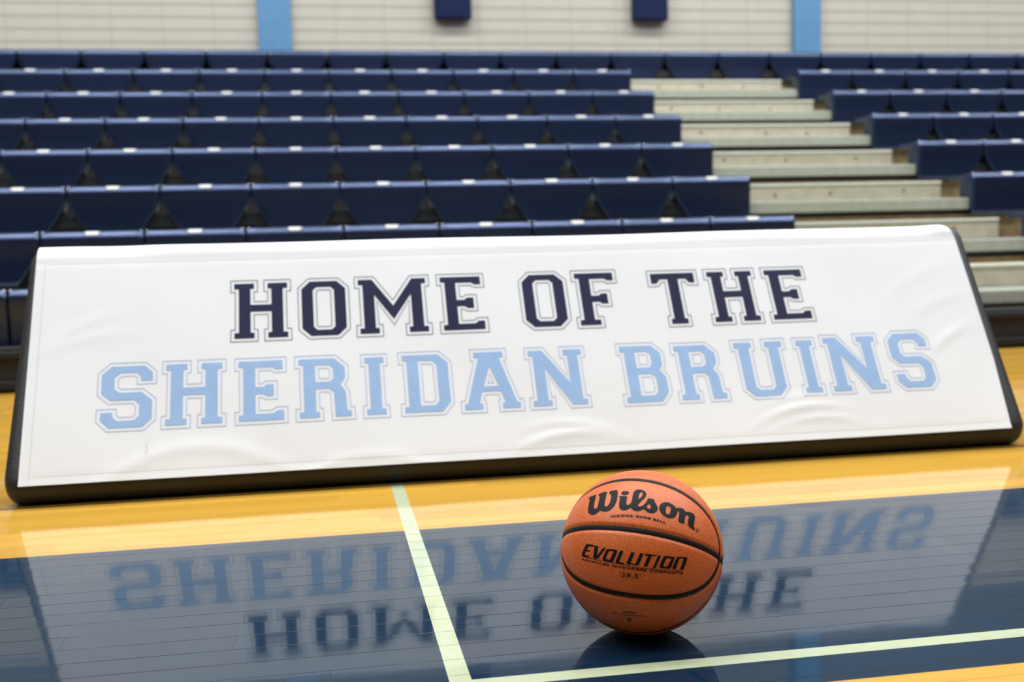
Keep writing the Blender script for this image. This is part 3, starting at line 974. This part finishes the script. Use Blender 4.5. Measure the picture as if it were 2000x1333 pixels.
EVO = [[[[-33.25,-11.79],[-32.13,-11.42],[-26.17,-12.39],[-26.26,-13.5],[-30.68,-13.18],[-31.79,-13.77],[-32.65,-15.37],[-29.02,-16.03],[-29.45,-16.74],[-33.41,-16.37],[-34.57,-18.16],[-34.17,-18.78],[-30.56,-19.35],[-30.92,-20.26],[-35.32,-19.66],[-37.76,-18.86],[-37.85,-18.24],[-36.25,-15.87],[-34.68,-13.48]]],[[[-25.9,-12.69],[-22.61,-13.05],[-23.67,-19.41],[-20.19,-15.29],[-18.46,-13.81],[-16.8,-14.13],[-22.84,-21.2],[-27.34,-21.08],[-26.36,-17.04]]],[[[-16.07,-14.8],[-14.25,-14.39],[-8.87,-14.47],[-8.25,-15.31],[-9.04,-18.19],[-10.9,-22.36],[-11.82,-22.83],[-17.35,-22.49],[-19.06,-21.87],[-19.29,-21.08],[-18.06,-18.41],[-16.73,-15.53]],[[-13.94,-15.67],[-10.99,-15.75],[-11.36,-16.98],[-13.27,-20.93],[-14.2,-21.5],[-16.6,-21.14],[-16.36,-20.13],[-14.81,-16.63]]],[[[-6.23,-14.71],[-4.07,-14.78],[-4.37,-16.11],[-6.55,-22.16],[-2.47,-22.62],[-3.08,-23.39],[-8.79,-22.98],[-9.39,-22.43],[-8.47,-20.14],[-6.77,-15.97]]],[[[1.27,-15.06],[3.72,-14.97],[2.87,-18.2],[1.77,-21.57],[2.05,-22.14],[5.1,-22.0],[5.46,-21.44],[6.48,-18.06],[7.25,-14.72],[9.84,-14.59],[9.11,-17.23],[7.74,-22.1],[6.77,-22.96],[0.17,-23.04],[-0.75,-22.71],[-1.25,-22.17],[-0.13,-19.61]]],[[[10.76,-14.43],[18.69,-13.92],[18.41,-14.68],[15.51,-15.06],[15.15,-16.54],[13.76,-22.69],[11.13,-22.75],[11.76,-20.2],[13.05,-15.52],[10.75,-15.64],[10.47,-15.18]]],[[[19.55,-13.94],[21.65,-13.69],[21.18,-15.52],[19.68,-22.27],[17.49,-22.5],[18.13,-20.43],[19.23,-15.52]]],[[[23.79,-13.53],[25.42,-12.95],[31.34,-12.25],[31.35,-13.17],[30.31,-20.02],[29.37,-20.77],[23.32,-21.5],[21.96,-21.07],[21.97,-20.25],[23.05,-15.11]],[[25.74,-14.31],[29.02,-13.94],[28.78,-15.64],[27.55,-19.42],[27.01,-19.96],[24.75,-20.06],[24.81,-18.6],[25.39,-15.61]]],[[[32.7,-12.12],[33.26,-11.57],[39.69,-10.2],[40.75,-10.32],[40.8,-11.35],[40.34,-18.14],[40.02,-18.65],[37.36,-19.12],[38.05,-12.29],[37.65,-11.77],[35.1,-12.23],[34.81,-12.92],[34.15,-19.93],[31.29,-20.1],[31.63,-17.43]]],[[[-37.95,-19.09],[-26.02,-21.51],[-13.96,-22.83],[-2.39,-23.56],[1.19,-23.63],[1.39,-24.09],[12.43,-23.79],[23.38,-22.53],[39.79,-19.38],[39.93,-19.72],[23.48,-22.9],[12.51,-24.17],[1.43,-24.49],[1.24,-24.07],[-2.36,-23.96],[-13.96,-23.23],[-26.05,-21.91],[-38.0,-19.5]]]]
BOX = [[-5.45,-28.26],[2.25,-28.29],[9.63,-28.15],[10.33,-28.49],[10.54,-29.61],[9.77,-31.36],[9.16,-31.64],[2.0,-32.05],[-5.15,-31.93],[-5.7,-31.53],[-5.77,-28.69]]
MARKS = [[[-4.95,-58.65],[13.12,-57.18],[13.67,-58.77],[-5.3,-60.3]],[[-20.07,-60.4],[-7.94,-61.2],[-8.3,-62.24],[-20.85,-61.4]],[[-5.67,-61.84],[27.38,-59.03],[28.19,-59.99],[-5.97,-62.89]],[[0.89,-64.72],[8.13,-64.31],[9.02,-68.2],[0.51,-68.66]]]
def smooth_loop(l, it=1):
    for _ in range(it):
        q = []
        n = len(l)
        for i in range(n):
            a, b = l[i], l[(i + 1) % n]
            q.append((a[0] * .75 + b[0] * .25, a[1] * .75 + b[1] * .25))
            q.append((a[0] * .25 + b[0] * .75, a[1] * .25 + b[1] * .75))
        l = q
    return l
def print_obj(name, shapes, mat, label, lift=0.00025, rounds=1, maxdeg=2.0):
    bm = bmesh.new()
    for loops in shapes:
        flat_fill(bm, [smooth_loop(l, rounds) for l in loops], on_ball(lift), maxdeg)
    o = bm_obj(name, bm, mat, BALL)
    o['label'] = label
    return o
print_obj('script_lettering', LOGO, printm, 'black script lettering Wilson')
print_obj('block_lettering', EVO, printm, 'black slanted block lettering EVOLUTION with underline', rounds=0)
print_obj('print_mark', [[m_] for m_ in MARKS], faintm, 'faint dark print on the underside', rounds=0)

def text_on_ball(name, body_, lon0, lon1, co, hdeg, label, bold=0.0, stretch=True):
    cu = bpy.data.curves.new('t', 'FONT')
    cu.body = body_
    cu.size = 1.0
    cu.resolution_u = 3
    cu.offset = bold
    cu.space_character = 1.25
    to = bpy.data.objects.new('t', cu)
    C.objects.link(to)
    dg = bpy.context.evaluated_depsgraph_get()
    dg.update()
    me = bpy.data.meshes.new_from_object(to.evaluated_get(dg))
    xs = [v.co.x for v in me.vertices]
    ys_ = [v.co.y for v in me.vertices]
    x0, x1, y0, y1 = min(xs), max(xs), min(ys_), max(ys_)
    f = on_ball(0.00025)
    for v in me.vertices:
        s_ = (v.co.x - x0) / (x1 - x0)
        t_ = (v.co.y - y0) / (y1 - y0)
        L_ = lon0 + (lon1 - lon0) * s_
        base = co[0] * L_ * L_ + co[1] * L_ + co[2]
        p = f(L_, base + t_ * hdeg)
        v.co = p
    bpy.data.objects.remove(to, do_unlink=True)
    bpy.data.curves.remove(cu)
    me.name = name
    me.materials.clear()
    me.materials.append(printm)
    o = bpy.data.objects.new(name, me)
    C.objects.link(o)
    o.parent = BALL
    o['label'] = label
text_on_ball('small_lettering', 'INDOOR GAME BALL', -16.45, 21.44, (-3.847e-3, 4.68e-2, 8.45), 1.75, 'small black lettering INDOOR GAME BALL', 0.055)
text_on_ball('small_lettering', 'ADVANCED MICROFIBER COMPOSITE', -38.39, 40.77, (2.942e-3, -1.674e-3, -26.40), 1.62, 'small black lettering ADVANCED MICROFIBER COMPOSITE', 0.055)
text_on_ball('size_number', '28.5', -4.2, 8.4, (2.243e-3, 4.756e-2, -31.55), 2.6, 'small black size number 28.5', 0.03)
bm = bmesh.new()
bx_in = [(p[0] * 0.965 + 2.4 * 0.035, p[1] * 0.93 - 30.1 * 0.07) for p in BOX]
ring(bm, BOX, bx_in, on_ball(0.00025), 1.5)
o = bm_obj('size_frame', bm, printm, BALL)
o['label'] = 'thin black rounded frame around the size number'
